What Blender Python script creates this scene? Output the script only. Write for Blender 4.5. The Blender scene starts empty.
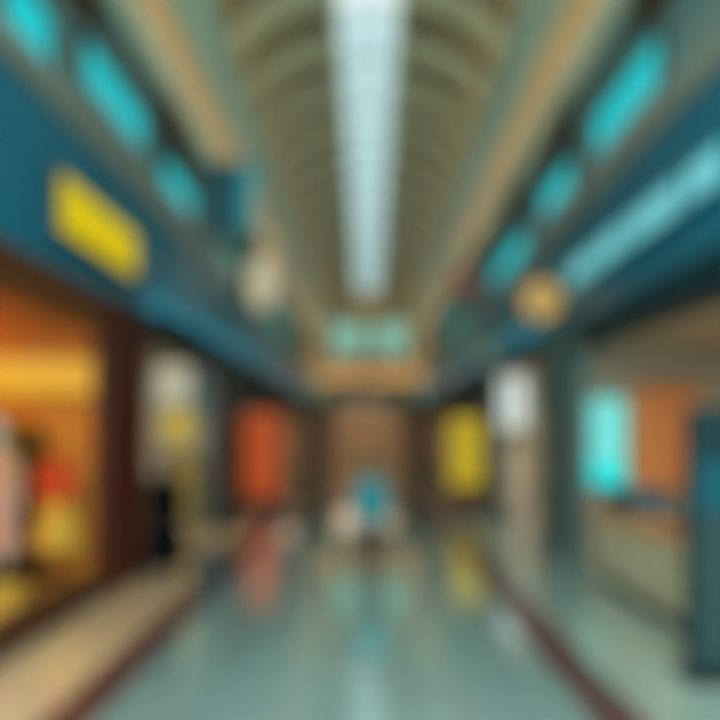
import bpy, bmesh, math, random
from mathutils import Vector, Matrix
random.seed(7)
S = bpy.context.scene
C = S.collection
PI = math.pi

# ------------------------------------------------------------------ materials
def lin(v):
    v /= 255.0
    return v / 12.92 if v <= 0.04045 else ((v + 0.055) / 1.055) ** 2.4
def rgb(r, g, b): return (lin(r), lin(g), lin(b), 1.0)

def mat(name, col, rough=0.55, metal=0.0, spec=0.5, var=0.12, scale=6.0, bump=0.0, coat=0.0):
    m = bpy.data.materials.new(name); m.use_nodes = True
    nt = m.node_tree; n = nt.nodes; l = nt.links
    b = n['Principled BSDF']
    b.inputs['Roughness'].default_value = rough
    b.inputs['Metallic'].default_value = metal
    b.inputs['Specular IOR Level'].default_value = spec
    b.inputs['Coat Weight'].default_value = coat
    tc = n.new('ShaderNodeTexCoord'); no = n.new('ShaderNodeTexNoise')
    no.inputs['Scale'].default_value = scale; no.inputs['Detail'].default_value = 5
    l.new(tc.outputs['Object'], no.inputs['Vector'])
    rp = n.new('ShaderNodeValToRGB')
    rp.color_ramp.elements[0].position = 0.3; rp.color_ramp.elements[1].position = 0.7
    rp.color_ramp.elements[0].color = tuple(c * (1 - var) for c in col[:3]) + (1,)
    rp.color_ramp.elements[1].color = tuple(min(1, c * (1 + var)) for c in col[:3]) + (1,)
    l.new(no.outputs['Fac'], rp.inputs['Fac']); l.new(rp.outputs['Color'], b.inputs['Base Color'])
    if bump:
        bp = n.new('ShaderNodeBump'); bp.inputs['Strength'].default_value = bump; bp.inputs['Distance'].default_value = 0.01
        l.new(no.outputs['Fac'], bp.inputs['Height']); l.new(bp.outputs['Normal'], b.inputs['Normal'])
    return m

def wood(name, c1, c2, rough=0.45, sc=(1.5, 14, 14)):
    m = mat(name, c1, rough, spec=0.22); nt = m.node_tree; n = nt.nodes; l = nt.links
    tc = [x for x in n if x.type == 'TEX_COORD'][0]; no = [x for x in n if x.type == 'TEX_NOISE'][0]
    rp = [x for x in n if x.type == 'VALTORGB'][0]
    mp = n.new('ShaderNodeMapping'); mp.inputs['Scale'].default_value = sc
    l.new(tc.outputs['Object'], mp.inputs['Vector']); l.new(mp.outputs['Vector'], no.inputs['Vector'])
    no.inputs['Scale'].default_value = 1.5
    rp.color_ramp.elements[0].color = c1; rp.color_ramp.elements[1].color = c2
    return m

def glow(name, col, strength=1.0, var=0.0):
    m = bpy.data.materials.new(name); m.use_nodes = True
    n = m.node_tree.nodes; l = m.node_tree.links
    b = n['Principled BSDF']
    b.inputs['Base Color'].default_value = tuple(c * 0.2 for c in col[:3]) + (1,)
    b.inputs['Roughness'].default_value = 0.5; b.inputs['Specular IOR Level'].default_value = 0.2
    b.inputs['Emission Color'].default_value = col
    b.inputs['Emission Strength'].default_value = strength
    return m

def tiles(name, c1, c2, grout, size, rough, spec, metal=0.0, coat=0.0):
    m = bpy.data.materials.new(name); m.use_nodes = True
    n = m.node_tree.nodes; l = m.node_tree.links
    b = n['Principled BSDF']
    tc = n.new('ShaderNodeTexCoord'); mp = n.new('ShaderNodeMapping')
    mp.inputs['Scale'].default_value = (1 / size,) * 3
    br = n.new('ShaderNodeTexBrick'); br.offset = 0.0; br.squash = 1.0
    br.inputs['Scale'].default_value = 1; br.inputs['Mortar Size'].default_value = 0.006
    br.inputs['Brick Width'].default_value = 1; br.inputs['Row Height'].default_value = 1
    br.inputs['Color1'].default_value = c1; br.inputs['Color2'].default_value = c2; br.inputs['Mortar'].default_value = grout
    l.new(tc.outputs['Object'], mp.inputs['Vector']); l.new(mp.outputs['Vector'], br.inputs['Vector'])
    no = n.new('ShaderNodeTexNoise'); no.inputs['Scale'].default_value = 3; no.inputs['Detail'].default_value = 8
    l.new(tc.outputs['Object'], no.inputs['Vector'])
    mx = n.new('ShaderNodeMixRGB'); mx.blend_type = 'MULTIPLY'; mx.inputs['Fac'].default_value = 0.25
    l.new(br.outputs['Color'], mx.inputs['Color1']); l.new(no.outputs['Color'], mx.inputs['Color2'])
    l.new(mx.outputs['Color'], b.inputs['Base Color'])
    b.inputs['Roughness'].default_value = rough; b.inputs['Specular IOR Level'].default_value = spec
    b.inputs['Metallic'].default_value = metal
    b.inputs['Coat Weight'].default_value = coat; b.inputs['Coat Roughness'].default_value = 0.08; b.inputs['Coat IOR'].default_value = 1.9
    return m

def glass(name, tint=(1, 1, 1, 1), refl=0.08):
    m = bpy.data.materials.new(name); m.use_nodes = True
    n = m.node_tree.nodes; l = m.node_tree.links; n.clear()
    o = n.new('ShaderNodeOutputMaterial'); t = n.new('ShaderNodeBsdfTransparent'); g = n.new('ShaderNodeBsdfGlossy')
    t.inputs['Color'].default_value = tint; g.inputs['Roughness'].default_value = 0.03
    mx = n.new('ShaderNodeMixShader')
    mx.inputs[0].default_value = refl
    l.new(t.outputs[0], mx.inputs[1]); l.new(g.outputs[0], mx.inputs[2])
    l.new(mx.outputs[0], o.inputs['Surface'])
    return m

M = dict(
    floor=tiles('polished_grey_tile', rgb(150, 178, 174), rgb(142, 170, 166), rgb(110, 130, 126), 0.8, 0.13, 0.9, 0.32, 1.0),
    band_l=tiles('warm_beige_tile', rgb(205, 175, 140), rgb(196, 166, 132), rgb(150, 125, 100), 0.6, 0.2, 0.7, 0.0, 0.6),
    band_r=tiles('pale_green_tile', rgb(160, 182, 172), rgb(152, 174, 164), rgb(120, 135, 126), 0.6, 0.18, 0.8, 0.1, 1.0),
    stripe=mat('dark_maroon_stone', rgb(78, 48, 46), 0.3, spec=0.4),
    teal=mat('teal_fascia_paint', rgb(6, 92, 114), 0.32, spec=0.35, var=0.06, scale=1.5),
    teal_dark=mat('dark_teal_paint', rgb(16, 40, 45), 0.55, spec=0.2),
    brown=wood('brown_timber', rgb(92, 48, 22), rgb(74, 36, 16)),
    redbrown=wood('red_brown_timber', rgb(84, 28, 12), rgb(60, 18, 8), sc=(10, 10, 1)),
    darkwood=wood('dark_walnut', rgb(70, 36, 18), rgb(50, 24, 12)),
    slate=mat('dark_slate_paint', rgb(62, 66, 64), 0.5),
    pil_r=mat('slate_teal_panel', rgb(78, 96, 94), 0.5, spec=0.25),
    wall_up=mat('grey_teal_plaster', rgb(80, 106, 104), 0.8, bump=0.2),
    parapet=mat('grey_brown_plaster', rgb(120, 116, 104), 0.8),
    tan=mat('tan_plaster', rgb(190, 150, 100), 0.75),
    light=mat('pale_sage_plaster', rgb(156, 163, 142), 0.7),
    vault=mat('olive_brown_vault', rgb(116, 96, 68), 0.85, bump=0.2),
    rib=mat('light_olive_rib', rgb(168, 158, 126), 0.75),
    endband=mat('olive_band', rgb(135, 125, 100), 0.8),
    warmwall=mat('warm_tan_wall', rgb(200, 160, 122), 0.8),
    darkbrown=mat('dim_brown_wall', rgb(92, 78, 66), 0.8),
    ochre=mat('ochre_wall', rgb(198, 120, 30), 0.75),
    orangew=mat('orange_ceiling', rgb(225, 150, 80), 0.8),
    goldfloor=tiles('golden_floor', rgb(225, 170, 60), rgb(215, 160, 52), rgb(160, 110, 40), 0.5, 0.25, 0.5),
    beige=mat('beige_plaster', rgb(178, 160, 136), 0.8),
    greywall=mat('warm_grey_wall', rgb(150, 138, 122), 0.8),
    copper=mat('copper_orange_panel', rgb(205, 125, 70), 0.5),
    steel=mat('brushed_steel', rgb(150, 155, 155), 0.35, metal=1.0),
    black=mat('black_metal', rgb(22, 22, 24), 0.4),
    frame=mat('dark_frame', rgb(40, 52, 56), 0.4),
    skyframe=mat('skylight_frame', rgb(165, 185, 180), 0.5),
    shutter=wood('dark_shutter_wood', rgb(84, 46, 26), rgb(60, 30, 16)),
    counter=mat('beige_counter_front', rgb(182, 168, 138), 0.5),
    countertop=wood('orange_wood_top', rgb(205, 140, 80), rgb(188, 122, 66)),
    plinth=mat('dark_plinth', rgb(44, 38, 32), 0.6),
    skin=mat('skin', rgb(205, 155, 125), 0.6, var=0.05),
    tealcloth=mat('teal_cloth', rgb(22, 116, 126), 0.85),
    navy=mat('dark_trouser_cloth', rgb(22, 27, 30), 0.9, spec=0.1),
    blackcloth=mat('black_wool', rgb(6, 7, 9), 0.95, spec=0.05),
    hair=mat('light_brown_hair', rgb(88, 64, 44), 0.7),
    hairdark=mat('black_hair', rgb(18, 15, 14), 0.6),
    shoe=mat('dark_shoe', rgb(28, 26, 26), 0.5),
    mann=mat('mannequin_ivory', rgb(222, 205, 188), 0.4, var=0.03),
    pinkcloth=mat('dusty_pink_cloth', rgb(196, 136, 116), 0.85),
    palecloth=mat('pale_rose_cloth', rgb(235, 212, 196), 0.85),
    bluecloth=mat('sky_blue_felt', rgb(70, 175, 195), 0.85),
    redcloth=mat('orange_red_cloth', rgb(214, 66, 12), 0.8),
    mustard=mat('mustard_cloth', rgb(220, 165, 50), 0.85),
    binmat=mat('charcoal_bin', rgb(44, 50, 52), 0.5),
    bannercloth=mat('dark_teal_banner', rgb(18, 62, 72), 0.8),
    bannerface=mat('teal_banner_stripe', rgb(40, 140, 150), 0.8),
    yellowcloth=mat('yellow_laminate', rgb(205, 170, 60), 0.5),
    greenyel=glow('olive_green_lit_sign', rgb(150, 165, 50), 0.6),  # glow added to brighten the sign face
    redflag=mat('dull_red_cloth', rgb(175, 80, 75), 0.85),
    roundface=mat('tan_gold_disc', rgb(208, 138, 66), 0.5),
    dullochre=mat('dull_ochre_paint', rgb(140, 112, 48), 0.6),
    tealmid=mat('teal_laminate', rgb(9, 66, 78), 0.6, spec=.2),
    pil_dark=mat('dark_green_grey_panel', rgb(38, 54, 54), 0.6, spec=0.2),
    tealcase=mat('deep_blue_teal_case', rgb(20, 80, 98), 0.35),
    cyan=glow('cyan_backlit_face', rgb(20, 196, 204), 0.9),
    cyan_dim=glow('dim_teal_backlit_face', rgb(70, 165, 150), 0.55),
    yellow=glow('yellow_backlit_face', rgb(235, 205, 8), 0.72),
    orange=glow('orange_backlit_face', rgb(206, 84, 14), 0.6),
    yellow2=glow('yellow_totem_face', rgb(212, 180, 14), 0.62),
    letterlit=glow('pale_cyan_lit_face', rgb(120, 208, 214), 0.8),
    screen=glow('cyan_white_screen', rgb(120, 228, 222), 0.85),
    screenlow=glow('bright_cyan_screen', rgb(30, 222, 222), 0.95),
    white=glow('cool_white_lightbox', rgb(220, 232, 228), 1.1),
    creamlit=glow('cream_lantern_paper', rgb(225, 212, 175), 0.6),
    whiteboard=glow('cream_white_lightbox', rgb(210, 208, 180), 0.6),
    yellowposter=glow('yellow_lit_poster', rgb(225, 195, 70), 0.55),
    tealposter=glow('teal_lit_poster', rgb(60, 130, 130), 0.4),
    cove=glow('amber_light_band', rgb(245, 185, 55), 0.8),
    warmlamp=glow('warm_lamp', (1.0, 0.62, 0.25, 1), 18.0),
    amberlamp=glow('amber_lamp', (1.0, 0.55, 0.16, 1), 21.0),
    covelamp=glow('warm_cove_lamp', (1.0, 0.8, 0.5, 1), 22.0),
    softwarm=glow('soft_warm_lamp', (1.0, 0.78, 0.56, 1), 2.1),
    uplamp=glow('warm_white_uplight', (1.0, 0.83, 0.62, 1), 45.0),
    washlamp=glow('cool_wash_light', (0.8, 1.0, 1.0, 1), 26.0),
    neutral=glow('neutral_lamp', (1.0, 0.86, 0.68, 1), 34.0),
    clear=glass('clear_glass'),
    skyglass=glass('skylight_glass', (0.30, 0.285, 0.285, 1), 0.015),
    tealglass=glass('teal_tinted_glass', (0.21, 0.25, 0.22, 1), 0.015),
)

# ------------------------------------------------------------------ mesh builders
class MB:
    def __init__(s): s.bm = bmesh.new()
    def box(s, x0, x1, y0, y1, z0, z1, bev=0.0):
        x0, x1 = sorted((x0, x1)); y0, y1 = sorted((y0, y1)); z0, z1 = sorted((z0, z1))
        r = bmesh.ops.create_cube(s.bm, size=1)
        for v in r['verts']:
            v.co = Vector(((x0 + x1) / 2 + v.co.x * (x1 - x0), (y0 + y1) / 2 + v.co.y * (y1 - y0), (z0 + z1) / 2 + v.co.z * (z1 - z0)))
        if bev:
            es = {e for v in r['verts'] for e in v.link_edges}
            bmesh.ops.bevel(s.bm, geom=list(es), offset=bev, segments=2, affect='EDGES', profile=0.5)
        return s
    def prism(s, prof, y0, y1):               # profile in x,z extruded along y
        a = [s.bm.verts.new((x, y0, z)) for x, z in prof]; b = [s.bm.verts.new((x, y1, z)) for x, z in prof]
        n = len(prof)
        s.bm.faces.new(a); s.bm.faces.new(b[::-1])
        for i in range(n): s.bm.faces.new((a[i], b[i], b[(i + 1) % n], a[(i + 1) % n]))
        return s
    def sheet(s, prof, y0, y1):
        a = [s.bm.verts.new((x, y0, z)) for x, z in prof]; b = [s.bm.verts.new((x, y1, z)) for x, z in prof]
        for i in range(len(prof) - 1): s.bm.faces.new((a[i], b[i], b[i + 1], a[i + 1]))
        return s
    def lathe(s, prof, cx=0, cy=0, sx=1, sy=1, n=32, cap=True, wob=0, k=0):
        rings = []
        for r, z in prof:
            rings.append([s.bm.verts.new((cx + r * sx * (1 + wob * math.cos(k * 2 * PI * i / n)) * math.cos(2 * PI * i / n),
                                          cy + r * sy * (1 + wob * math.cos(k * 2 * PI * i / n)) * math.sin(2 * PI * i / n), z)) for i in range(n)])
        for a, b in zip(rings, rings[1:]):
            for i in range(n): s.bm.faces.new((a[i], a[(i + 1) % n], b[(i + 1) % n], b[i]))
        if cap: s.bm.faces.new(rings[0][::-1]); s.bm.faces.new(rings[-1])
        return s
    def tube(s, p, q, r, n=12, r2=None):
        p, q = Vector(p), Vector(q); d = q - p
        m = Matrix.Translation((p + q) / 2) @ d.to_track_quat('Z', 'Y').to_matrix().to_4x4()
        bmesh.ops.create_cone(s.bm, cap_ends=True, segments=n, radius1=r, radius2=r if r2 is None else r2, depth=d.length, matrix=m)
        return s
    def ball(s, c, r, seg=20, rings=14):
        m = Matrix.Translation(c) @ Matrix.Diagonal((r[0], r[1], r[2], 1))
        bmesh.ops.create_uvsphere(s.bm, u_segments=seg, v_segments=rings, radius=1, matrix=m)
        return s
    def mesh(s, me, mtx=None):
        s.bm.from_mesh(me); return s
    def build(s, name, m, parent=None, smooth=False):
        bmesh.ops.recalc_face_normals(s.bm, faces=s.bm.faces)
        me = bpy.data.meshes.new(name); s.bm.to_mesh(me); s.bm.free()
        me.materials.append(m)
        if smooth:
            for p in me.polygons: p.use_smooth = True
            try: me.set_sharp_from_angle(angle=math.radians(40))
            except Exception: pass
        o = bpy.data.objects.new(name, me); C.objects.link(o)
        if parent is not None: o.parent = parent
        return o

def tag(o, label, cat, group=None):
    o['label'] = label; o['category'] = cat
    if group: o['group'] = group
    return o
def empty(name, loc, label, cat, group=None, rz=0):
    o = bpy.data.objects.new(name, None); C.objects.link(o)
    o.location = loc; o.rotation_euler = (0, 0, rz); o.empty_display_size = 0.1
    return tag(o, label, cat, group)
def struct(name, mb, m, smooth=False):
    o = mb.build(name, m, None, smooth); o['kind'] = 'structure'; return o
def copy_tree(o, parent=None):
    c = o.copy(); C.objects.link(c)
    if parent is not None: c.parent = parent
    for ch in list(o.children): copy_tree(ch, c)
    return c

F = 3.5                                     # facade plane, both sides
YB, YE = -1.5, 37.0

# ------------------------------------------------------------------ floor
struct('floor', MB().box(-2.08, 1.69, -9, YE + 10, -0.1, 0), M['floor'])
struct('trim_1', MB().box(-2.50, -2.08, -9, YE, -0.1, 0), M['stripe'])
struct('trim_2', MB().box(1.69, 2.13, -9, YE, -0.1, 0), M['stripe'])
struct('floor_left_band', MB().box(-3.9, -2.50, -9, YE, -0.1, 0), M['band_l'])
struct('floor_right_band', MB().box(2.13, 3.9, -9, YE, -0.1, 0), M['band_r'])

# ------------------------------------------------------------------ upper walls, fascias, cornices
for s, nm in ((-1, 'left'), (1, 'right')):
    struct('wall_%s' % nm, MB().box(s * 3.6, s * 3.9, YB, YE, 4.05, 8.9), M['wall_up'])
    struct('wall_%s_parapet' % nm, MB().box(s * 3.42, s * 3.46, YB, YE, 5.8, 6.12).box(s * 3.46, s * 3.6, YB, YE, 5.8, 5.86), M['parapet'])
    struct('trim_parapet_lamp_%s' % nm, MB().box(s * 3.48, s * 3.54, YB, YE, 5.86, 5.88), M['uplamp'])  # added hidden strip, brightens upper wall and cornice
    yw = 9.6 if s < 0 else 12.3
    struct('trim_fascia_ledge_%s' % nm, MB().box(s * 3.26, s * 3.29, yw, YE, 4.0, 4.12).box(s * 3.29, s * F, yw, YE, 4.0, 4.03).box(s * 3.29, s * F, yw, yw + .03, 4.03, 4.12), M['teal_dark'])  # added trough that hides the fascia fill strip
    struct('trim_fascia_lamp_%s' % nm, MB().box(s * 3.31, s * 3.41, yw + .05, YE - .3, 4.03, 4.05), M['washlamp'])  # added unseen strip to lighten the far fascia
    f = MB()
    y = 2.0
    while y < YE - 0.1:
        f.box(s * F, s * 3.6, y + 0.006, min(y + 3.5, YE) - 0.006, 4.05, 5.8, 0.012); y += 3.5
    struct('trim_fascia_%s' % nm, f, M['teal'])
    struct('wall_%s_entrance' % nm, MB().box(s * 3.55, s * 3.9, YB, 2.0, 0, 4.05), M['greywall'])
    struct('trim_cornice_lip_%s' % nm, MB().prism([(s * 2.38, 9.0), (s * 2.38, 8.68), (s * 2.46, 8.6), (s * 2.88, 8.52), (s * 2.93, 8.5), (s * 2.93, 8.92), (s * 2.41, 8.92), (s * 2.41, 9.0)], YB, YE), M['light'])
    struct('trim_cove_lamp_%s' % nm, MB().box(s * 2.42, s * 2.455, YB, YE, 8.92, 8.95), M['covelamp'])  # added unseen strip that lifts the vault
    struct('trim_cornice_soffit_%s' % nm, MB().prism([(s * 2.93, 8.95), (s * 2.93, 8.47), (s * 3.3, 8.38), (s * 3.3, 8.95)], YB, YE), M['tan'])
    struct('trim_cornice_base_%s' % nm, MB().prism([(s * 3.3, 8.95), (s * 3.3, 8.34), (s * 3.42, 8.3), (s * 3.5, 8.2), (s * 3.6, 8.18), (s * 3.6, 8.95)], YB, YE), M['light'])

# vault
def arc(a, b, n=16, x0=0.67):
    t0 = math.asin(x0 / a)
    return [(a * math.sin(t0 + (PI / 2 - t0) * i / n), 8.9 + b * math.cos(t0 + (PI / 2 - t0) * i / n)) for i in range(n + 1)]
A0 = arc(2.62, 1.62)
A1 = arc(2.47, 1.50)
A2 = arc(2.8, 1.80)
for s, nm in ((-1, 'left'), (1, 'right')):
    pr = [(s * x, z) for x, z in A0] + [(s * x, z) for x, z in A2[::-1]]
    struct('ceiling_%s' % nm, MB().prism(pr, YB, YE), M['vault'], True)
    pr = [(s * x, z) for x, z in A1] + [(s * x, z) for x, z in A0[::-1]]
    rib = struct('ceiling_rib', MB().prism(pr, -0.3, 0.3), M['rib'], True)
    y = 0.0; first = True
    while y < YE - 0.5:
        o = rib if first else rib.copy()
        if not first: C.objects.link(o)
        o.location = (0, y, 0); first = False; y += 1.6
    struct('trim_skylight_curb_%s' % nm, MB().box(s * 0.62, s * 0.74, YB, YE, 10.32, 10.72), M['rib'])
sf = MB()
y = -0.8
while y < YE:
    sf.box(-0.64, 0.64, y - 0.03, y + 0.03, 10.63, 10.68); y += 1.6
for x in (-0.2, 0.2): sf.box(x - 0.012, x + 0.012, YB, YE, 10.64, 10.675)
struct('window_1_frame', sf, M['skyframe'])
struct('window_1', MB().box(-0.64, 0.64, YB, YE, 10.685, 10.70), M['skyglass'])

# ------------------------------------------------------------------ end of the concourse
e = MB()
wz0, wz1 = 6.95, 9.05
def arch_z(x): return 8.9 + 1.62 * math.sqrt(max(0, 1 - (x / 2.62) ** 2))
e.box(-3.6, 3.6, YE, YE + 0.3, 5.2, wz0).box(-3.6, -2.3, YE, YE + 0.3, wz0, wz1).box(2.5, 3.6, YE, YE + 0.3, wz0, wz1).box(-0.2, 0.4, YE, YE + 0.3, wz0, wz1)
e.box(-3.6, 3.6, YE, YE + 0.3, wz1, 10.8)
struct('wall_end', e, M['tan'])
struct('wall_end_bulkhead', MB().box(-3.6, 3.6, YE - 0.25, YE + 0.3, 3.75, 5.2).box(-3.42, 3.42, YE - .25, YE - .21, 5.2, 5.4), M['endband'])
struct('trim_end_lamp', MB().box(-3.3, 3.3, YE - .16, YE - .1, 5.2, 5.23), M['uplamp'])  # added unseen uplight to brighten the end wall
for i, (a, b) in enumerate(((-2.3, -0.2), (0.4, 2.5))):
    fr = MB().box(a, a + .08, YE + .02, YE + .16, wz0, wz1).box(b - .08, b, YE + .02, YE + .16, wz0, wz1).box(a + .08, b - .08, YE + .02, YE + .16, wz0, wz0 + .08).box(a + .08, b - .08, YE + .02, YE + .16, wz1 - .08, wz1).box((a + b) / 2 - .03, (a + b) / 2 + .03, YE + .02, YE + .16, wz0 + .08, wz1 - .08)
    w = struct('window_%d' % (i + 2), fr, M['skyframe'])
    p = MB().box(a + .08, b - .08, YE + .08, YE + .1, wz0 + .08, wz1 - .08).build('pane', M['tealglass'], w)
# lower passage beyond
struct('wall_passage_left', MB().box(-3.3, -3.0, YE + .3, 47, 0, 4.1), M['darkbrown'])
struct('wall_passage_right', MB().box(3.0, 3.3, YE + .3, 47, 0, 4.1), M['darkbrown'])
struct('wall_passage_end', MB().box(-3.3, 3.3, 47, 47.3, 0, 4.1), M['warmwall'])
struct('ceiling_passage', MB().box(-3.6, 3.6, YE + .3, 47.3, 4.1, 4.3), M['warmwall'])
struct('floor_passage_left', MB().box(-3.6, -2.08, YE, 47, -0.1, 0), M['band_l'])
struct('floor_passage_right', MB().box(1.69, 3.6, YE, 47, -0.1, 0), M['band_r'])
struct('wall_end_jamb_left', MB().box(-3.9, -3.0, YE + .0, YE + .3, 0, 4.1), M['darkbrown'])
struct('wall_end_jamb_right', MB().box(3.0, 3.9, YE + .0, YE + .3, 0, 4.1), M['darkbrown'])

# ------------------------------------------------------------------ added ceiling lights, to brighten shops and passage
def lamp(x, y, z, lx, ly, m, label, group):
    t = empty('ceiling_light', (x, y, z), label, 'ceiling light', group)
    fr = MB().box(-lx - .04, lx + .04, -ly - .04, ly + .04, -.05, 0).build('housing', M['steel'], t)
    MB().box(-lx, lx, -ly, ly, -.062, -.05).build('diffuser', m, t)
    return t
lamp(-0.2, 40.0, 4.1, 2, 1.4, M['softwarm'], 'square warm ceiling light in the far passage, nearer one', 'passage ceiling lights')  # added to warm and brighten the passage, hidden by the bulkhead
lamp(-0.2, 44.5, 4.1, 2, 1.4, M['softwarm'], 'square warm ceiling light in the far passage, by its end wall', 'passage ceiling lights')

# ------------------------------------------------------------------ shops
def shop(nm, s, y0, y1, depth, zc, wall, ceil, flo, back=None):
    X0, X1 = s * 3.9, s * (3.9 + depth)
    struct('floor_%s' % nm, MB().box(s * 3.9, X1, y0, y1, -0.1, 0), flo)
    struct('ceiling_%s' % nm, MB().box(s * 3.7, X1, y0, y1, zc, zc + 0.15), ceil)
    struct('wall_%s_back' % nm, MB().box(X1, X1 + s * .15, y0, y1, 0, zc + .15), back or wall)
    struct('wall_%s_far' % nm, MB().box(s * 3.72, X1, y1, y1 + .12, 0, zc + .15), wall)
    struct('wall_%s_near' % nm, MB().box(s * 3.72, X1, y0 - .12, y0, 0, zc + .15), wall)
def front(nm, s, y0, y1, kerb, hz0, hm, fm, nbars, glazed=True):
    """kerb, header and mullions of a shop window; returns nothing"""
    if kerb: struct('trim_%s_kerb' % nm, MB().box(s * F, s * 3.9, y0, y1, 0, kerb, .01), fm)
    struct('trim_%s_header' % nm, MB().box(s * F, s * 3.9, y0, y1, hz0, 4.05), hm)
    fr = MB()
    for i in range(nbars + 1):
        y = y0 + .03 + (y1 - y0 - .06) * i / max(1, nbars)
        fr.box(s * 3.6, s * 3.66, y - .03, y + .03, kerb, hz0)
    if glazed:
        w = struct('window_%s' % nm, fr, fm)
        g = MB()
        for i in range(nbars):
            a = y0 + .06 + (y1 - y0 - .06) * i / nbars; b = y0 + (y1 - y0 - .06) * (i + 1) / nbars
            g.box(s * 3.625, s * 3.635, a, b, kerb, hz0)
        g.build('pane', M['clear'], w)

# columns of the facade
def column(s, y0, y1, m, base=None):
    mb = MB().box(s * F, s * 3.72, y0, y1, 0, 4.05, .015)
    mb.box(s * (F - .04), s * F, y0 - .02, y1 + .02, 0, .16).box(s * (F - .03), s * F, y0 - .02, y1 + .02, 3.85, 4.04)
    struct('column', mb, m)
column(-1, 8.1, 9.5, M['redbrown']); column(-1, 13.7, 16.4, M['slate'])
column(1, 10.1, 12.2, M['pil_r']); column(1, 17.0, 18.3, M['slate'])

# left: warm clothes shop, second shop, plain run, far shops
shop('clothes_shop', -1, 2.12, 8.8, 4.2, 3.88, M['ochre'], M['orangew'], M['goldfloor'])
front('clothes_shop', -1, 2.0, 8.1, 0.26, 3.62, M['brown'], M['darkwood'], 2)
shop('snack_shop', -1, 9.5, 14.4, 3.6, 3.9, M['greywall'], M['beige'], M['beige'])
front('snack_shop', -1, 9.5, 13.7, 0.0, 3.75, M['teal_dark'], M['slate'], 3, False)
struct('wall_left_plain', MB().box(-3.9, -3.6, 16.4, 25, 0, 4.05), M['darkbrown'])
struct('trim_left_header', MB().box(-3.6, -3.52, 16.4, 25, 3.6, 4.05), M['slate'])
shop('far_left_shop', -1, 25.12, 37.0, 3.0, 3.7, M['warmwall'], M['beige'], M['beige'])
front('far_left_shop', -1, 25.0, 37, 0.2, 3.1, M['slate'], M['darkbrown'], 5, False)
# right
shop('cafe', 1, 2.12, 11.0, 4.0, 3.66, M['greywall'], M['beige'], M['beige'])
front('cafe', 1, 2.0, 10.1, 0.0, 3.62, M['teal_dark'], M['teal_dark'], 1, False)
shop('dress_shop', 1, 12.2, 17.3, 3.2, 3.9, M['greywall'], M['beige'], M['beige'])
front('dress_shop', 1, 12.2, 17.0, 0.0, 3.88, M['teal_dark'], M['slate'], 3, True)
struct('wall_right_plain', MB().box(3.6, 3.9, 18.3, 25, 0, 4.05), M['darkbrown'])
struct('trim_right_header', MB().box(3.52, 3.6, 18.3, 25, 3.6, 4.05), M['slate'])
shop('far_right_shop', 1, 25.12, 37.0, 3.0, 3.7, M['warmwall'], M['beige'], M['beige'])
front('far_right_shop', 1, 25.0, 37, 0.2, 3.1, M['slate'], M['darkbrown'], 5, False)

G = 'shop ceiling lights'  # added lights, unseen, that brighten the shops and spill outside
lamp(-5.6, 4.6, 3.88, .5, .5, M['amberlamp'], 'amber ceiling light over the near half of the clothes shop', G)
lamp(-5.9, 7.3, 3.88, .5, .5, M['amberlamp'], 'amber ceiling light deep in the clothes shop by its end wall', G)
lamp(-5.4, 11.8, 3.9, .5, .5, M['neutral'], 'square ceiling light in the shop behind the person in black', G)
lamp(5.4, 5.2, 3.66, .5, .5, M['warmlamp'], 'warm ceiling light over the near end of the cafe', G)
lamp(5.75, 7.9, 3.66, .5, .5, M['warmlamp'], 'warm ceiling light over the far end of the cafe', G)
lamp(5.3, 14.6, 3.9, .5, .5, M['neutral'], 'square ceiling light in the shop with the pale dress', G)
for yy, ww in ((27.5, 'near end'), (31.0, 'middle'), (34.5, 'far end')):
    lamp(-5.2, yy, 3.7, 1.0, 1.0, M['softwarm'], 'warm ceiling light at the %s of the farthest shop on the left' % ww, G)
    lamp(5.2, yy, 3.7, 1.0, 1.0, M['softwarm'], 'warm ceiling light at the %s of the farthest shop on the right' % ww, G)

# ------------------------------------------------------------------ upper wall panels
def light_panel(s, y0, y1, z0, z1, m, label):
    yc, zc = (y0 + y1) / 2, (z0 + z1) / 2; hy, hz = (y1 - y0) / 2, (z1 - z0) / 2
    t = empty('lightbox', (s * 3.6, yc, zc), label, 'lightbox', 'backlit panels along the upper walls')
    f = MB(); d = -s * .1
    f.box(0, d, -hy, -hy + .06, -hz, hz, .008).box(0, d, hy - .06, hy, -hz, hz, .008).box(0, d, -hy + .06, hy - .06, -hz, -hz + .06, .008).box(0, d, -hy + .06, hy - .06, hz - .06, hz, .008)
    f.build('frame', M['frame'], t)
    MB().box(0, d * .7, -hy + .06, hy - .06, -hz + .06, hz - .06).build('face', m, t)
    return t
ZP0, ZP1 = 6.22, 7.12
light_panel(-1, 5.75, 6.7, 6.1, 6.85, M['cyan'], 'bright cyan backlit panel cut by the top left corner of the picture')
light_panel(-1, 7.4, 9.5, 6.5, 7.2, M['cyan'], 'long cyan backlit panel on the left wall above the yellow sign')
light_panel(-1, 10.2, 12.2, 6.42, 7.02, M['cyan'], 'cyan backlit panel on the left wall just before the dark hanging banner')
light_panel(-1, 14.0, 16.5, 6.3, 6.9, M['cyan_dim'], 'dim teal backlit panel on the left wall behind the hanging lantern')
light_panel(-1, 20.5, 26.0, 5.95, 6.95, M['cyan_dim'], 'farthest dim teal backlit panel on the left wall')
light_panel(1, 7.2, 9.4, 6.36, 7.12, M['cyan'], 'largest cyan backlit panel, on the right wall above the lit strip sign')
light_panel(1, 10.3, 12.2, 6.36, 7.04, M['cyan'], 'cyan backlit panel on the right wall, second along from the largest one')
light_panel(1, 13.2, 17.0, 6.1, 6.85, M['cyan'], 'long cyan backlit panel on the right wall above the round sign')
light_panel(1, 21.5, 27.0, 5.95, 6.95, M['cyan_dim'], 'farthest dim teal backlit panel on the right wall')

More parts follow.
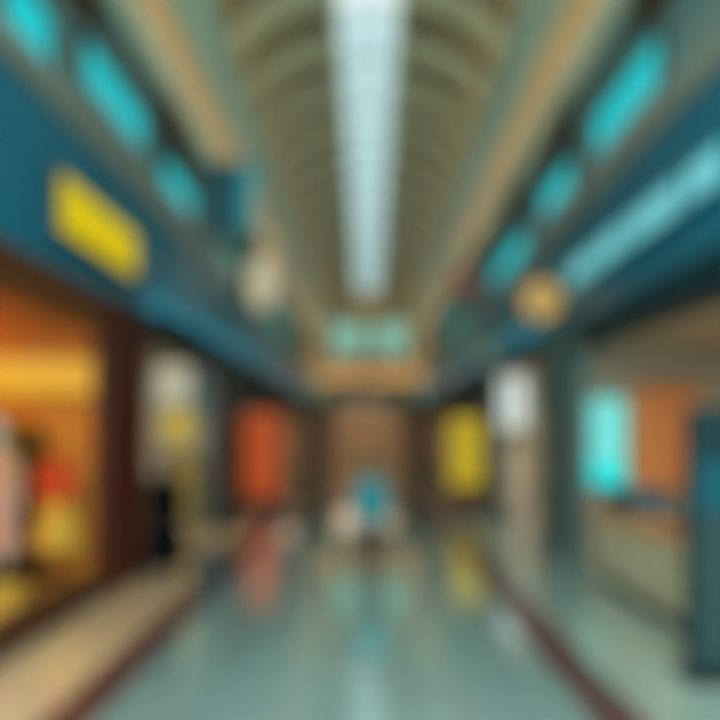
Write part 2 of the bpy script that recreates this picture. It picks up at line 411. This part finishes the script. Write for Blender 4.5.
def shutter(s, y, z0, z1, label):
    t = empty('shutter', (s * 3.6, y, z0), label, 'shutter', 'brown shutters under the cornice')
    h = z1 - z0; w = .6; d = -s * .07
    MB().box(0, d, -w, -w + .07, 0, h).box(0, d, w - .07, w, 0, h).box(0, d, -w + .07, w - .07, 0, .07).box(0, d, -w + .07, w - .07, h - .07, h).build('frame', M['shutter'], t)
    b = MB()
    n = 9
    for i in range(n):
        z = .08 + (h - .16) * i / n
        b.prism([(-s * .005, z + .08), (-s * .012, z + .09), (-s * .055, z + .01), (-s * .048, z)], -w + .07, w - .07)
    b.build('louvre', M['shutter'], t)
for s, ys, nm in ((-1, (7.3, 11.0, 14.8, 18.6), 'left'), (1, (7.3, 11.2, 15.0, 18.8), 'right')):
    w_ = ('nearest', 'second', 'third', 'fourth')
    for i, y in enumerate(ys):
        shutter(s, y, 7.35, 8.16, '%s dark brown louvred shutter along the upper %s wall under the cornice' % (w_[i], nm))

# ------------------------------------------------------------------ signs
def wall_sign(name, s, x, y0, y1, z0, z1, d, fm, rim, label, cat='sign', faces=None):
    t = empty(name, (s * x, (y0 + y1) / 2, (z0 + z1) / 2), label, cat)
    hy, hz = (y1 - y0) / 2, (z1 - z0) / 2
    MB().box(0, -s * d, -hy, hy, -hz, hz, .02).build('housing', rim, t)
    for a, b in (faces or ((-hy + .05, hy - .05),)):
        MB().box(-s * d, -s * (d + .02), a, b, -hz + .05, hz - .05, .008).build('face', fm, t)
    return t
wall_sign('shop_sign', -1, 3.5, 6.55, 8.75, 4.38, 5.1, .12, M['yellow'], M['black'], 'bright yellow backlit sign on the teal fascia above the warm clothes shop')
wall_sign('strip_sign', 1, 3.5, 5.7, 10.2, 4.57, 5.04, .1, M['letterlit'], M['teal'], 'long pale cyan lit strip sign on the fascia above the cafe', 'sign',
          ((-2.2, -1.55), (-1.4, -.15), (0.0, .95), (1.1, 2.2)))
wall_sign('shop_sign', 1, 3.5, 16.8, 18.0, 4.2, 4.75, .1, M['greenyel'], M['frame'], 'small olive green sign on the fascia above the yellow totem')

t = empty('round_sign', (3.5, 10.55, 4.52), 'round tan and gold disc sign projecting from the fascia beside the lit strip sign', 'sign')
mb = MB(); bmesh.ops.create_cone(mb.bm, cap_ends=True, segments=48, radius1=.34, radius2=.34, depth=.1, matrix=Matrix.Translation((-.44, 0, 0)) @ Matrix.Rotation(PI / 2, 4, 'X'))
mb.build('disc', M['roundface'], t, True)
mb = MB()
for i in range(48):
    a, b = 2 * PI * i / 48, 2 * PI * (i + 1) / 48
    mb.tube((-.44 + .345 * math.cos(a), 0, .345 * math.sin(a)), (-.44 + .345 * math.cos(b), 0, .345 * math.sin(b)), .03, 8)
mb.build('rim', M['countertop'], t, True)
MB().box(-.03, 0, -.07, .07, -.12, .12, .006).tube((0, 0, 0.05), (-.09, 0, .05), .02).tube((0, 0, -.05), (-.09, 0, -.05), .02).build('bracket', M['black'], t)

t = empty('pennant', (3.6, 20.2, 7.15), 'small dull red pennant hanging on a rod from the upper right wall', 'pennant')
MB().tube((0, 0, .42), (-.75, 0, .42), .018).build('rod', M['black'], t)
MB().box(-.02, 0, -.06, .06, .36, .48, .006).build('wall_mount', M['black'], t)
mb = MB()
n = 10
va = []
for j in range(7):
    row = []
    for i in range(n + 1):
        u = i / n; v = j / 6
        row.append(mb.bm.verts.new((-.12 - .55 * u, .03 * math.sin(u * 7 + v * 2), .42 - .85 * v * (1 - .35 * abs(u - .5) * 2 * v))))
    va.append(row)
for j in range(6):
    for i in range(n): mb.bm.faces.new((va[j][i], va[j][i + 1], va[j + 1][i + 1], va[j + 1][i]))
p = mb.build('cloth', M['redflag'], t, True); md = p.modifiers.new('s', 'SOLIDIFY'); md.thickness = .008

# hanging banner and lantern, from the left cornice
t = empty('hanging_banner', (-2.75, 12.0, 8.42), 'dark teal banner with a lighter teal edge hanging from the left cornice', 'banner')
t.location.z = 8.53
MB().tube((-.5, 0, -.98), (.5, 0, -.98), .03).build('rod', M['black'], t, True)
MB().box(-.48, .22, -.05, .05, -2.35, -.98, .012).build('cloth', M['bannercloth'], t)
MB().box(.22, .48, -.05, .05, -2.35, -.98, .012).build('edge_stripe', M['bannerface'], t)
for x, zt in ((-.4, -.1), (.02, -.02)):
    MB().tube((x, 0, -.96), (x, 0, zt), .008, 8).build('cord', M['black'], t)
MB().tube((-.5, 0, -2.35), (.5, 0, -2.35), .025).build('bottom_bar', M['black'], t, True)

t = empty('hanging_lantern', (-2.62, 15.0, 8.575), 'cream glowing oval lantern hanging on a cord from the left cornice', 'lantern')
pr = [(.12 + .26 * math.sin(PI * i / 16) ** .8, -3.35 + 1.5 * i / 16) for i in range(17)]
MB().lathe(pr, n=40).build('shade', M['creamlit'], t, True)
for i in range(1, 16, 2):
    r, z = pr[i]
    MB().lathe([(r - .004, z - .008), (r + .009, z), (r - .004, z + .008)], n=40, cap=False).build('hoop', M['countertop'], t)
MB().lathe([(.14, -1.86), (.14, -1.80), (.05, -1.74)]).build('cap', M['darkwood'], t, True)
MB().lathe([(.05, -3.42), (.14, -3.37), (.14, -3.33)]).build('bottom_cap', M['darkwood'], t, True)
MB().tube((0, 0, -1.75), (0, 0, 0.0), .01, 8).build('cord', M['black'], t)

# ------------------------------------------------------------------ totems
def totem(x, y, w, h, hb, fm, bm, label, rz=0, fm2=None, split=None):
    t = empty('totem_sign', (x, y, 0), label, 'totem sign', rz=rz)
    MB().box(-w / 2 - .06, w / 2 + .06, -.22, .22, 0, .06, .01).build('foot', M['black'], t)
    MB().box(-w / 2, w / 2, -.1, .1, .06, hb, .01).build('base', bm, t)
    MB().box(-w / 2, w / 2, -.1, .1, hb, h, .015).build('casing', M['frame'], t)
    if fm2:
        MB().box(-w / 2 + .05, w / 2 - .05, -.12, -.1, hb + .03, split).build('lower_face', fm2, t)
        MB().box(-w / 2 + .05, w / 2 - .05, -.12, -.1, split, h - .05).build('face', fm, t)
    else:
        MB().box(-w / 2 + .05, w / 2 - .05, -.12, -.1, hb + .03, h - .05).build('face', fm, t)
    return t
totem(-2.98, 17.0, 1.1, 2.82, .32, M['orange'], M['redbrown'], 'tall orange backlit totem sign along the left shopfronts')
totem(2.72, 16.7, 1.0, 2.66, .66, M['yellow2'], M['brown'], 'tall yellow backlit totem sign on a brown base along the right shopfronts')

# ------------------------------------------------------------------ people
def skin_mesh(chains, joints, radii, level=2, root=None):
    names = list(joints); idx = {k: i for i, k in enumerate(names)}
    me = bpy.data.meshes.new('tmp')
    me.from_pydata([joints[k] for k in names], [(idx[a], idx[b]) for ch in chains for a, b in zip(ch, ch[1:])], [])
    o = bpy.data.objects.new('tmp', me); C.objects.link(o)
    sk = o.modifiers.new('skin', 'SKIN'); sk.branch_smoothing = 0.3
    for k in names:
        r = radii[k]; r = (r, r) if not isinstance(r, tuple) else r
        v = me.skin_vertices[0].data[idx[k]]; v.radius = r; v.use_root = (k == (root or names[0]))
    sb = o.modifiers.new('sub', 'SUBSURF'); sb.levels = sb.render_levels = level
    dg = bpy.context.evaluated_depsgraph_get(); dg.update()
    out = bpy.data.meshes.new_from_object(o.evaluated_get(dg))
    bpy.data.objects.remove(o); bpy.data.meshes.remove(me)
    return out

def joints_of(st, arm):
    """st: stride (positive: left leg forward); figure faces -y"""
    J = {'pelvis': (0, 0, .93), 'waist': (0, 0, 1.07), 'chest': (0, -.005, 1.27), 'neckbase': (0, .01, 1.42), 'neck': (0, .0, 1.50), 'skull': (0, -.01, 1.56)}
    for s, n in ((-1, 'l'), (1, 'r')):
        f = st * (1 if n == 'l' else -1)
        J['hip' + n] = (s * .09, 0, .88)
        J['knee' + n] = (s * .095, -.5 * f - .02, .49)
        J['ankle' + n] = (s * .095, -.8 * f + (.12 if f < 0 else 0), .10 + (.05 if f < 0 else 0))
        J['ball' + n] = (s * .10, -.8 * f + (.06 if f < 0 else -.13), .035)
        J['shoulder' + n] = (s * .175, .01, 1.385)
        a = arm * (-1 if n == 'l' else 1)
        J['elbow' + n] = (s * .23, -.25 * a + .03, 1.12)
        J['wrist' + n] = (s * .24, -.55 * a - .05, .88)
        J['palm' + n] = (s * .238, -.62 * a - .07, .81)
    return J

def make_person(name, loc, rz, label, st, arm, top, legs, hair, coat=None, cat='person', skin=None, scale=1.0, headless=False):
    skin = skin or M['skin']
    J = joints_of(st, arm)
    t = empty(name, loc, label, cat, rz=rz); t.scale = (scale,) * 3
    R = dict(pelvis=(.13, .10), waist=(.115, .085), chest=(.135, .10), neckbase=(.07, .06), neck=.05, skull=.05)
    for n in 'lr': R.update({'hip' + n: .085, 'knee' + n: .055, 'ankle' + n: .038, 'ball' + n: (.04, .025), 'shoulder' + n: .06, 'elbow' + n: .04, 'wrist' + n: .026, 'palm' + n: (.022, .036)})
    CH = [['pelvis', 'waist', 'chest', 'neckbase', 'neck', 'skull']]
    for n in 'lr': CH += [['pelvis', 'hip' + n, 'knee' + n, 'ankle' + n, 'ball' + n], ['chest', 'shoulder' + n, 'elbow' + n, 'wrist' + n, 'palm' + n]]
    mb = MB(); mb.mesh(skin_mesh(CH, J, R, 2, 'pelvis'))
    # fingers and thumb
    for s, n in ((-1, 'l'), (1, 'r')):
        P = Vector(J['palm' + n])
        for i, ln in enumerate((.055, .065, .06, .047)):
            y = -.027 + .018 * i
            a = P + Vector((0, y, .005)); b = P + Vector((-s * .004, y * 1.1, -.03 - ln * .3)); c = P + Vector((-s * .016, y * 1.1, -.03 - ln * .75)); d = P + Vector((-s * .034, y * 1.05, -.03 - ln))
            mb.mesh(skin_mesh([list('abcd')], dict(a=a, b=b, c=c, d=d), dict(a=.009, b=.0095, c=.0085, d=.007), 1))
        a = P + Vector((0, -.02, .03)); b = P + Vector((-s * .012, -.05, .0)); c = P + Vector((-s * .02, -.058, -.028))
        mb.mesh(skin_mesh([list('abc')], dict(a=a, b=b, c=c), dict(a=.012, b=.0105, c=.008), 1))
    # head with face
    hc = Vector((0, -.025, 1.625))
    if not headless:
        mb.ball(hc, (.075, .095, .115), 24, 18)
        mb.ball(hc + Vector((0, -.035, -.06)), (.052, .055, .055), 16, 12)       # jaw
        mb.ball(hc + Vector((0, -.10, -.02)), (.013, .02, .022), 10, 8)          # nose
        for s in (-1, 1):
            mb.ball(hc + Vector((s * .076, .005, -.01)), (.01, .02, .03), 10, 8) # ears
            mb.ball(hc + Vector((s * .03, -.078, .045)), (.026, .014, .008), 10, 8)   # brow
        mb.ball(hc + Vector((0, -.088, -.062)), (.022, .01, .007), 10, 8)        # lips
    body = mb.build('body', skin, t, True)
    if not headless and skin is M['skin']:
        for s in (-1, 1): MB().ball(hc + Vector((s * .03, -.087, .012)), (.012, .007, .008), 10, 8).build('eye', M['black'], t, True)
    if hair:
        h = MB().ball(hc + Vector((0, .018, .022)), (.09, .102, .112), 24, 18)
        h.ball(hc + Vector((0, .05, -.04)), (.082, .062, .115), 16, 12)
        h.build('hair', hair, t, True)
    if top:
        R2 = {k: (tuple(v + .02 for v in R[k]) if isinstance(R[k], tuple) else R[k] + .016) for k in ('pelvis', 'waist', 'chest', 'neckbase')}
        ch = [['pelvis', 'waist', 'chest', 'neckbase']]
        for n in 'lr':
            ch.append(['chest', 'shoulder' + n, 'elbow' + n, 'cuff' + n])
            R2['shoulder' + n] = .082; R2['elbow' + n] = .058; R2['cuff' + n] = .046
            J['cuff' + n] = tuple(Vector(J['elbow' + n]).lerp(Vector(J['wrist' + n]), 1.0))
        R2['pelvis'] = (.165, .135); J['pelvis'] = (0, 0, .90)
        g = MB().mesh(skin_mesh(ch, {k: J[k] for k in R2}, R2, 2, 'chest'))
        g.lathe([(.205, 1.33), (.20, 1.385), (.155, 1.43), (.09, 1.462), (.07, 1.50), (.064, 1.50), (.064, 1.44)], sy=.62, cy=.012, n=32, cap=False)
        g.lathe([(.150, 1.18), (.172, 1.08), (.214, .98), (.228, .88), (.224, .81), (.21, .808)], sy=.74, n=32, cap=False)
        g.build('jacket' if not coat else 'coat', top, t, True)
    if coat:
        g = MB().lathe([(.165, 1.08), (.185, .95), (.22, .8), (.255, .55), (.28, .26), (.27, .255), (.16, .95)], sx=1.08, sy=.88, cap=False, n=40, wob=.03, k=7)
        g.build('coat_skirt', coat, t, True)
    if legs:
        R3 = {'pelvis': (.14, .115)}
        ch = []
        for n in 'lr':
            J['hem' + n] = tuple(Vector(J['knee' + n]).lerp(Vector(J['ankle' + n]), 1.06))
            ch.append(['pelvis', 'hip' + n, 'knee' + n, 'hem' + n]); R3['hip' + n] = .108; R3['knee' + n] = .078; R3['hem' + n] = .066
        g = MB().mesh(skin_mesh(ch, {k: J[k] for k in R3}, R3, 2, 'pelvis')); g.build('trousers', legs, t, True)
        for n in 'lr':
            a = Vector(J['ankle' + n]); b = Vector(J['ball' + n])
            g = MB().ball(a.lerp(b, .45) + Vector((0, 0, .0)) * 1, (.05, .12, .05), 16, 10)
            g.ball(Vector((b.x, b.y, max(.032, b.z))), (.052, .08, .032), 16, 10)
            g.build('shoe', M['shoe'], t, True)
    return t

make_person('person', (0.05, 9.55, 0), PI, 'person in a teal jacket and dark trousers walking in the middle of the hall', .26, .3, M['tealcloth'], M['navy'], M['hair'])
make_person('person', (-2.97, 8.8, 0), PI * .93, 'person in a long black coat standing by the red brown column', .04, .05, M['blackcloth'], M['blackcloth'], M['hairdark'], coat=M['blackcloth'], scale=1.06)

# bin
t = empty('waste_bin', (-2.25, 8.5, 0), 'low round charcoal waste bin on the floor beside the person in black', 'bin')
MB().lathe([(.17, 0), (.185, .02), (.215, .46), (.215, .48)], n=40).build('body', M['binmat'], t, True)
MB().lathe([(.225, .46), (.228, .50), (.20, .53), (.13, .545), (.12, .52)], n=40, cap=False).build('lid', M['black'], t, True)
MB().lathe([(.19, .0), (.195, .035), (.19, .04)], n=40).build('foot_ring', M['black'], t, True)

# ------------------------------------------------------------------ clothes shop contents (left)
t = empty('podium', (-4.47, 7.2, 0), 'round dark wood podium under the mannequin in the clothes shop window', 'podium')
MB().lathe([(.36, 0), (.36, .06), (.33, .07), (.33, .46)], n=40).build('drum', M['mustard'], t, True)
MB().lathe([(.38, .46), (.39, .48), (.39, .50), (.38, .515)], n=40).build('top', M['brown'], t, True)
m = make_person('mannequin', (-4.47, 7.2, .515), .5, 'mannequin in a dusty pink coat and blue hat on a round podium', .02, .05, M['pinkcloth'], None, None, coat=M['pinkcloth'], cat='mannequin', skin=M['mann'])
MB().lathe([(.15, 1.66), (.17, 1.675), (.10, 1.69), (.098, 1.79), (.07, 1.83)], cy=-.015, n=32).build('hat', M['bluecloth'], m, True)

t = empty('dress_form', (-4.3, 8.28, 0), 'dress form in an orange red top and mustard skirt in the clothes shop', 'dress form')
MB().lathe([(.2, 0), (.2, .02), (.05, .05)]).build('base', M['darkwood'], t, True)
MB().tube((0, 0, .04), (0, 0, 1.2), .02).build('pole', M['darkwood'], t, True)
MB().lathe([(.14, 1.2), (.155, 1.28), (.13, 1.4), (.155, 1.55), (.18, 1.66), (.17, 1.74), (.08, 1.8), (.05, 1.83)], sx=1.25, sy=.8, n=36).build('top', M['redcloth'], t, True)
MB().lathe([(.16, 1.24), (.2, 1.05), (.25, .8), (.29, .6), (.28, .595)], sx=1.1, sy=.85, n=48, wob=.05, k=11, cap=False).build('skirt', M['mustard'], t, True)
MB().lathe([(.05, 1.83), (.05, 1.87), (.03, 1.9), (.02, 1.93)]).build('neck_cap', M['darkwood'], t, True)
for s in (-1, 1):
    MB().tube((s * .2, 0, 1.68), (s * .27, -.02, 1.36), .055, 14, .045).build('sleeve', M['redcloth'], t, True)

t = empty('shelf_unit', (-5.06, 8.53, 0), 'dark walnut open shelf unit against the end wall of the clothes shop', 'shelf')
for x in (-.3, .24): MB().box(x, x + .06, -.25, .25, 0, 2.3, .004).build('side_panel', M['darkwood'], t)
for z in (.08, .62, 1.2, 1.75, 2.24): MB().box(-.24, .24, -.25, .25, z, z + .05, .004).build('shelf', M['darkwood'], t)
MB().box(-.24, .24, .22, .25, .13, 2.24).build('back_panel', M['brown'], t)
cols = (('mustard', 'mustard'), ('redcloth', 'orange red'), ('pinkcloth', 'dusty pink'))
for i, (k, nm) in enumerate(cols):
    z = (.672, 1.252, 1.802)[i]
    st = empty('folded_garment', (-5.06, 8.5, z), 'folded %s garment on the %s shelf of the walnut shelf unit' % (nm, ('lower', 'middle', 'upper')[i]), 'garment', 'folded clothes on the walnut shelves')
    MB().box(-.17, .17, -.14, .14, 0, .09, .03).build('lower_fold', M[k], st, True)
    MB().box(-.165, .165, -.135, .14, .09, .16, .028).build('upper_fold', M[k], st, True)

t = empty('light_band', (-5.2, 8.8, 3.0), 'wide amber light band across the end wall of the clothes shop', 'light')
MB().box(-1.4, 1.35, -.1, 0, -.32, .32, .01).build('mounting_frame', M['brown'], t)
MB().box(-1.36, 1.31, -.12, -.1, -.28, .28).build('diffuser', M['cove'], t)

t = empty('bench', (-5.25, 7.9, 0), 'low dark wood bench on the golden floor of the clothes shop', 'bench')
MB().box(-.5, .5, -.2, .2, .40, .46, .01).build('seat', M['darkwood'], t)
for x in (-.42, .42):
    for y in (-.15, .15): MB().box(x - .03, x + .03, y - .03, y + .03, 0, .40).build('leg', M['darkwood'], t)

# ------------------------------------------------------------------ snack shop contents (left, second)
def board(x0, x1, y, z0, z1, fm, label, name='lightbox', cat='lightbox'):
    t = empty(name, ((x0 + x1) / 2, y, (z0 + z1) / 2), label, cat)
    hx, hz = (x1 - x0) / 2, (z1 - z0) / 2
    MB().box(-hx, hx, -.08, 0, -hz, hz, .01).build('frame', M['frame'], t)
    MB().box(-hx + .03, hx - .03, -.095, -.08, -hz + .03, hz - .03).build('face', fm, t)
    return t
board(-5.1, -4.2, 14.4, 2.85, 3.85, M['whiteboard'], 'cream white lightbox high on the wall behind the person in black')
board(-4.9, -4.15, 14.4, 1.95, 2.72, M['yellowposter'], 'yellow lit poster under the cream white lightbox', 'lit_poster', 'poster')
board(-4.13, -3.92, 14.4, 2.6, 3.6, M['tealposter'], 'narrow teal lit poster beside the cream white lightbox', 'lit_poster', 'poster')
t = empty('cabinet', (-4.22, 14.1, 0), 'tall narrow ochre cabinet in the shop behind the person in black', 'cabinet')
MB().box(-.26, .26, -.28, .28, .06, 1.75, .01).build('body', M['dullochre'], t)
MB().box(-.25, .25, -.27, .27, 0, .06).build('plinth', M['plinth'], t)
d = MB().box(-.24, .24, -.30, -.28, .1, 1.71, .006).build('door', M['dullochre'], t)
MB().tube((.17, -.33, .85), (.17, -.33, 1.05), .01).tube((.17, -.33, .87), (.17, -.30, .87), .007).tube((.17, -.33, 1.03), (.17, -.30, 1.03), .007).build('handle', M['steel'], d)

# ------------------------------------------------------------------ cafe contents (right)
t = board(4.0, 4.72, 11.0, 1.18, 2.85, M['screen'], 'tall bright cyan and white screen on the end wall of the cafe', 'screen', 'screen')
MB().box(-.33, .33, -.1, -.095, -.805, -.35).build('lower_picture', M['screenlow'], t)
t = empty('wall_panel', (5.42, 11.0, 1.15), 'copper orange upholstered panel on the end wall of the cafe beside the cyan screen', 'panel')
for x in (-.42, 0, .42): MB().box(x - .2, x + .2, -.06, 0, 0, 1.9, .03).build('pad', M['copper'], t)
MB().box(-.64, .64, -.03, 0, 1.9, 1.96).box(-.64, .64, -.03, 0, -.06, 0).build('rail', M['brown'], t)

t = empty('counter', (3.68, 7.65, 0), 'long beige cafe counter with a rounded front and orange wood top', 'counter')
prof = [(.32, .12), (-.22, .12), (-.26, .3), (-.28, .55), (-.26, .8), (-.22, 1.0), (.32, 1.0)]
MB().prism(prof, -1.45, 1.45).build('body', M['counter'], t)
MB().box(-.18, .30, -1.40, 1.40, 0, .12).build('plinth', M['plinth'], t)
MB().box(-.34, .36, -1.5, 1.5, 1.0, 1.09, .02).build('top', M['countertop'], t)
for y in (-.72, 0, .72): MB().box(-.285, -.262, y - .012, y + .012, .3, .8).build('seam', M['plinth'], t)

t = empty('display_case', (3.72, 8.4, 1.09), 'deep teal glass fronted case standing on the far end of the cafe counter', 'display case')
MB().box(-.22, .26, -.45, .45, 0, .05, .006).build('base', M['tealcase'], t)
MB().box(-.22, .26, -.45, .45, .27, .31, .006).build('top', M['tealcase'], t)
MB().box(.24, .26, -.45, .45, .05, .27).build('back_panel', M['tealcase'], t)
for y in (-.45, .43): MB().box(-.22, .24, y, y + .02, .05, .27).build('side_panel', M['tealcase'], t)
MB().box(-.215, -.205, -.43, .43, .05, .27).build('pane', M['clear'], t)

t = empty('till', (3.78, 7.1, 1.09), 'dark blue till with a tilted screen standing midway along the cafe counter', 'till')
MB().box(-.17, .17, -.19, .19, 0, .09, .008).build('drawer', M['tealcase'], t)
MB().tube((.02, 0, .09), (.06, 0, .22), .02).build('neck', M['black'], t)
MB().prism([(.0, .16), (.03, .15), (.13, .37), (.10, .38)], -.17, .17).build('screen', M['tealcase'], t)

# teal totem at right edge
t = empty('display_stand', (3.10, 5.35, 0), 'dark teal display stand with a brighter teal panel, cut by the right edge', 'display stand')
MB().box(-.3, .3, -.16, .16, 0, .07, .012).build('foot', M['black'], t)
MB().box(-.24, .26, -.09, .09, .07, 2.42, .02).build('casing', M['teal_dark'], t)
MB().box(-.21, .23, -.105, -.09, 1.95, 2.38, .004).build('header_panel', M['teal_dark'], t)
MB().box(-.21, .23, -.105, -.09, 1.5, 1.95, .004).build('panel', M['tealmid'], t)
MB().box(-.21, .23, -.105, -.09, .15, 1.5, .004).build('lower_panel', M['pil_dark'], t)

# ------------------------------------------------------------------ dress shop contents (right, second)
board(3.76, 4.66, 17.3, 2.25, 3.85, M['white'], 'cool white lightbox high in the shop behind the dark teal column')
t = empty('podium', (4.1, 16.3, 0), 'low square podium under the pale dress in the right hand shop', 'podium')
MB().box(-.42, .42, -.4, .4, 0, .16, .01).build('drum', M['beige'], t)
MB().box(-.44, .44, -.42, .42, .16, .2, .008).build('top', M['palecloth'], t)
m = make_person('mannequin', (4.1, 16.3, .2), -.4, 'mannequin in a long pale rose dress on a low square podium', .0, .05, M['palecloth'], None, None, cat='mannequin', skin=M['mann'])
MB().lathe([(.14, 1.06), (.17, .95), (.24, .6), (.32, .25), (.36, .06), (.35, .055)], sy=.85, cap=False, n=48, wob=.05, k=9).build('dress_skirt', M['palecloth'], m, True)

# ------------------------------------------------------------------ daylight: overcast sky
w = bpy.data.worlds.new('sky'); S.world = w; w.use_nodes = True
n = w.node_tree.nodes; l = w.node_tree.links
bg = n['Background']
tc = n.new('ShaderNodeTexCoord'); sp = n.new('ShaderNodeSeparateXYZ'); rp = n.new('ShaderNodeValToRGB')
l.new(tc.outputs['Generated'], sp.inputs[0]); l.new(sp.outputs['Z'], rp.inputs['Fac'])
e0, e1 = rp.color_ramp.elements
e0.position = 0.0; e0.color = (.50, .80, .80, 1); e1.position = 0.56; e1.color = (.60, .98, 1.0, 1)
e2 = rp.color_ramp.elements.new(.595); e2.color = (1.1, 1.35, 1.35, 1)
l.new(rp.outputs['Color'], bg.inputs['Color']); bg.inputs['Strength'].default_value = 10

# ------------------------------------------------------------------ camera
cam = bpy.data.cameras.new('camera'); co = bpy.data.objects.new('camera', cam); C.objects.link(co)
co.location = (0, 0, 2.2); co.rotation_euler = (PI / 2, 0, 0)
cam.sensor_width = 36; cam.lens = 30.0
cam.shift_x = -8 / 720; cam.shift_y = 72 / 720
cam.clip_start = .02
cam.dof.use_dof = True
cam.dof.focus_distance = 0.4
cam.dof.aperture_fstop = 1.18
cam.dof.aperture_blades = 0
S.camera = co

S.view_settings.view_transform = 'Standard'
S.view_settings.look = 'None'
S.view_settings.gamma = 1
S.view_settings.exposure = 0.0
S.cycles.use_denoising = True
S.cycles.max_bounces = 8
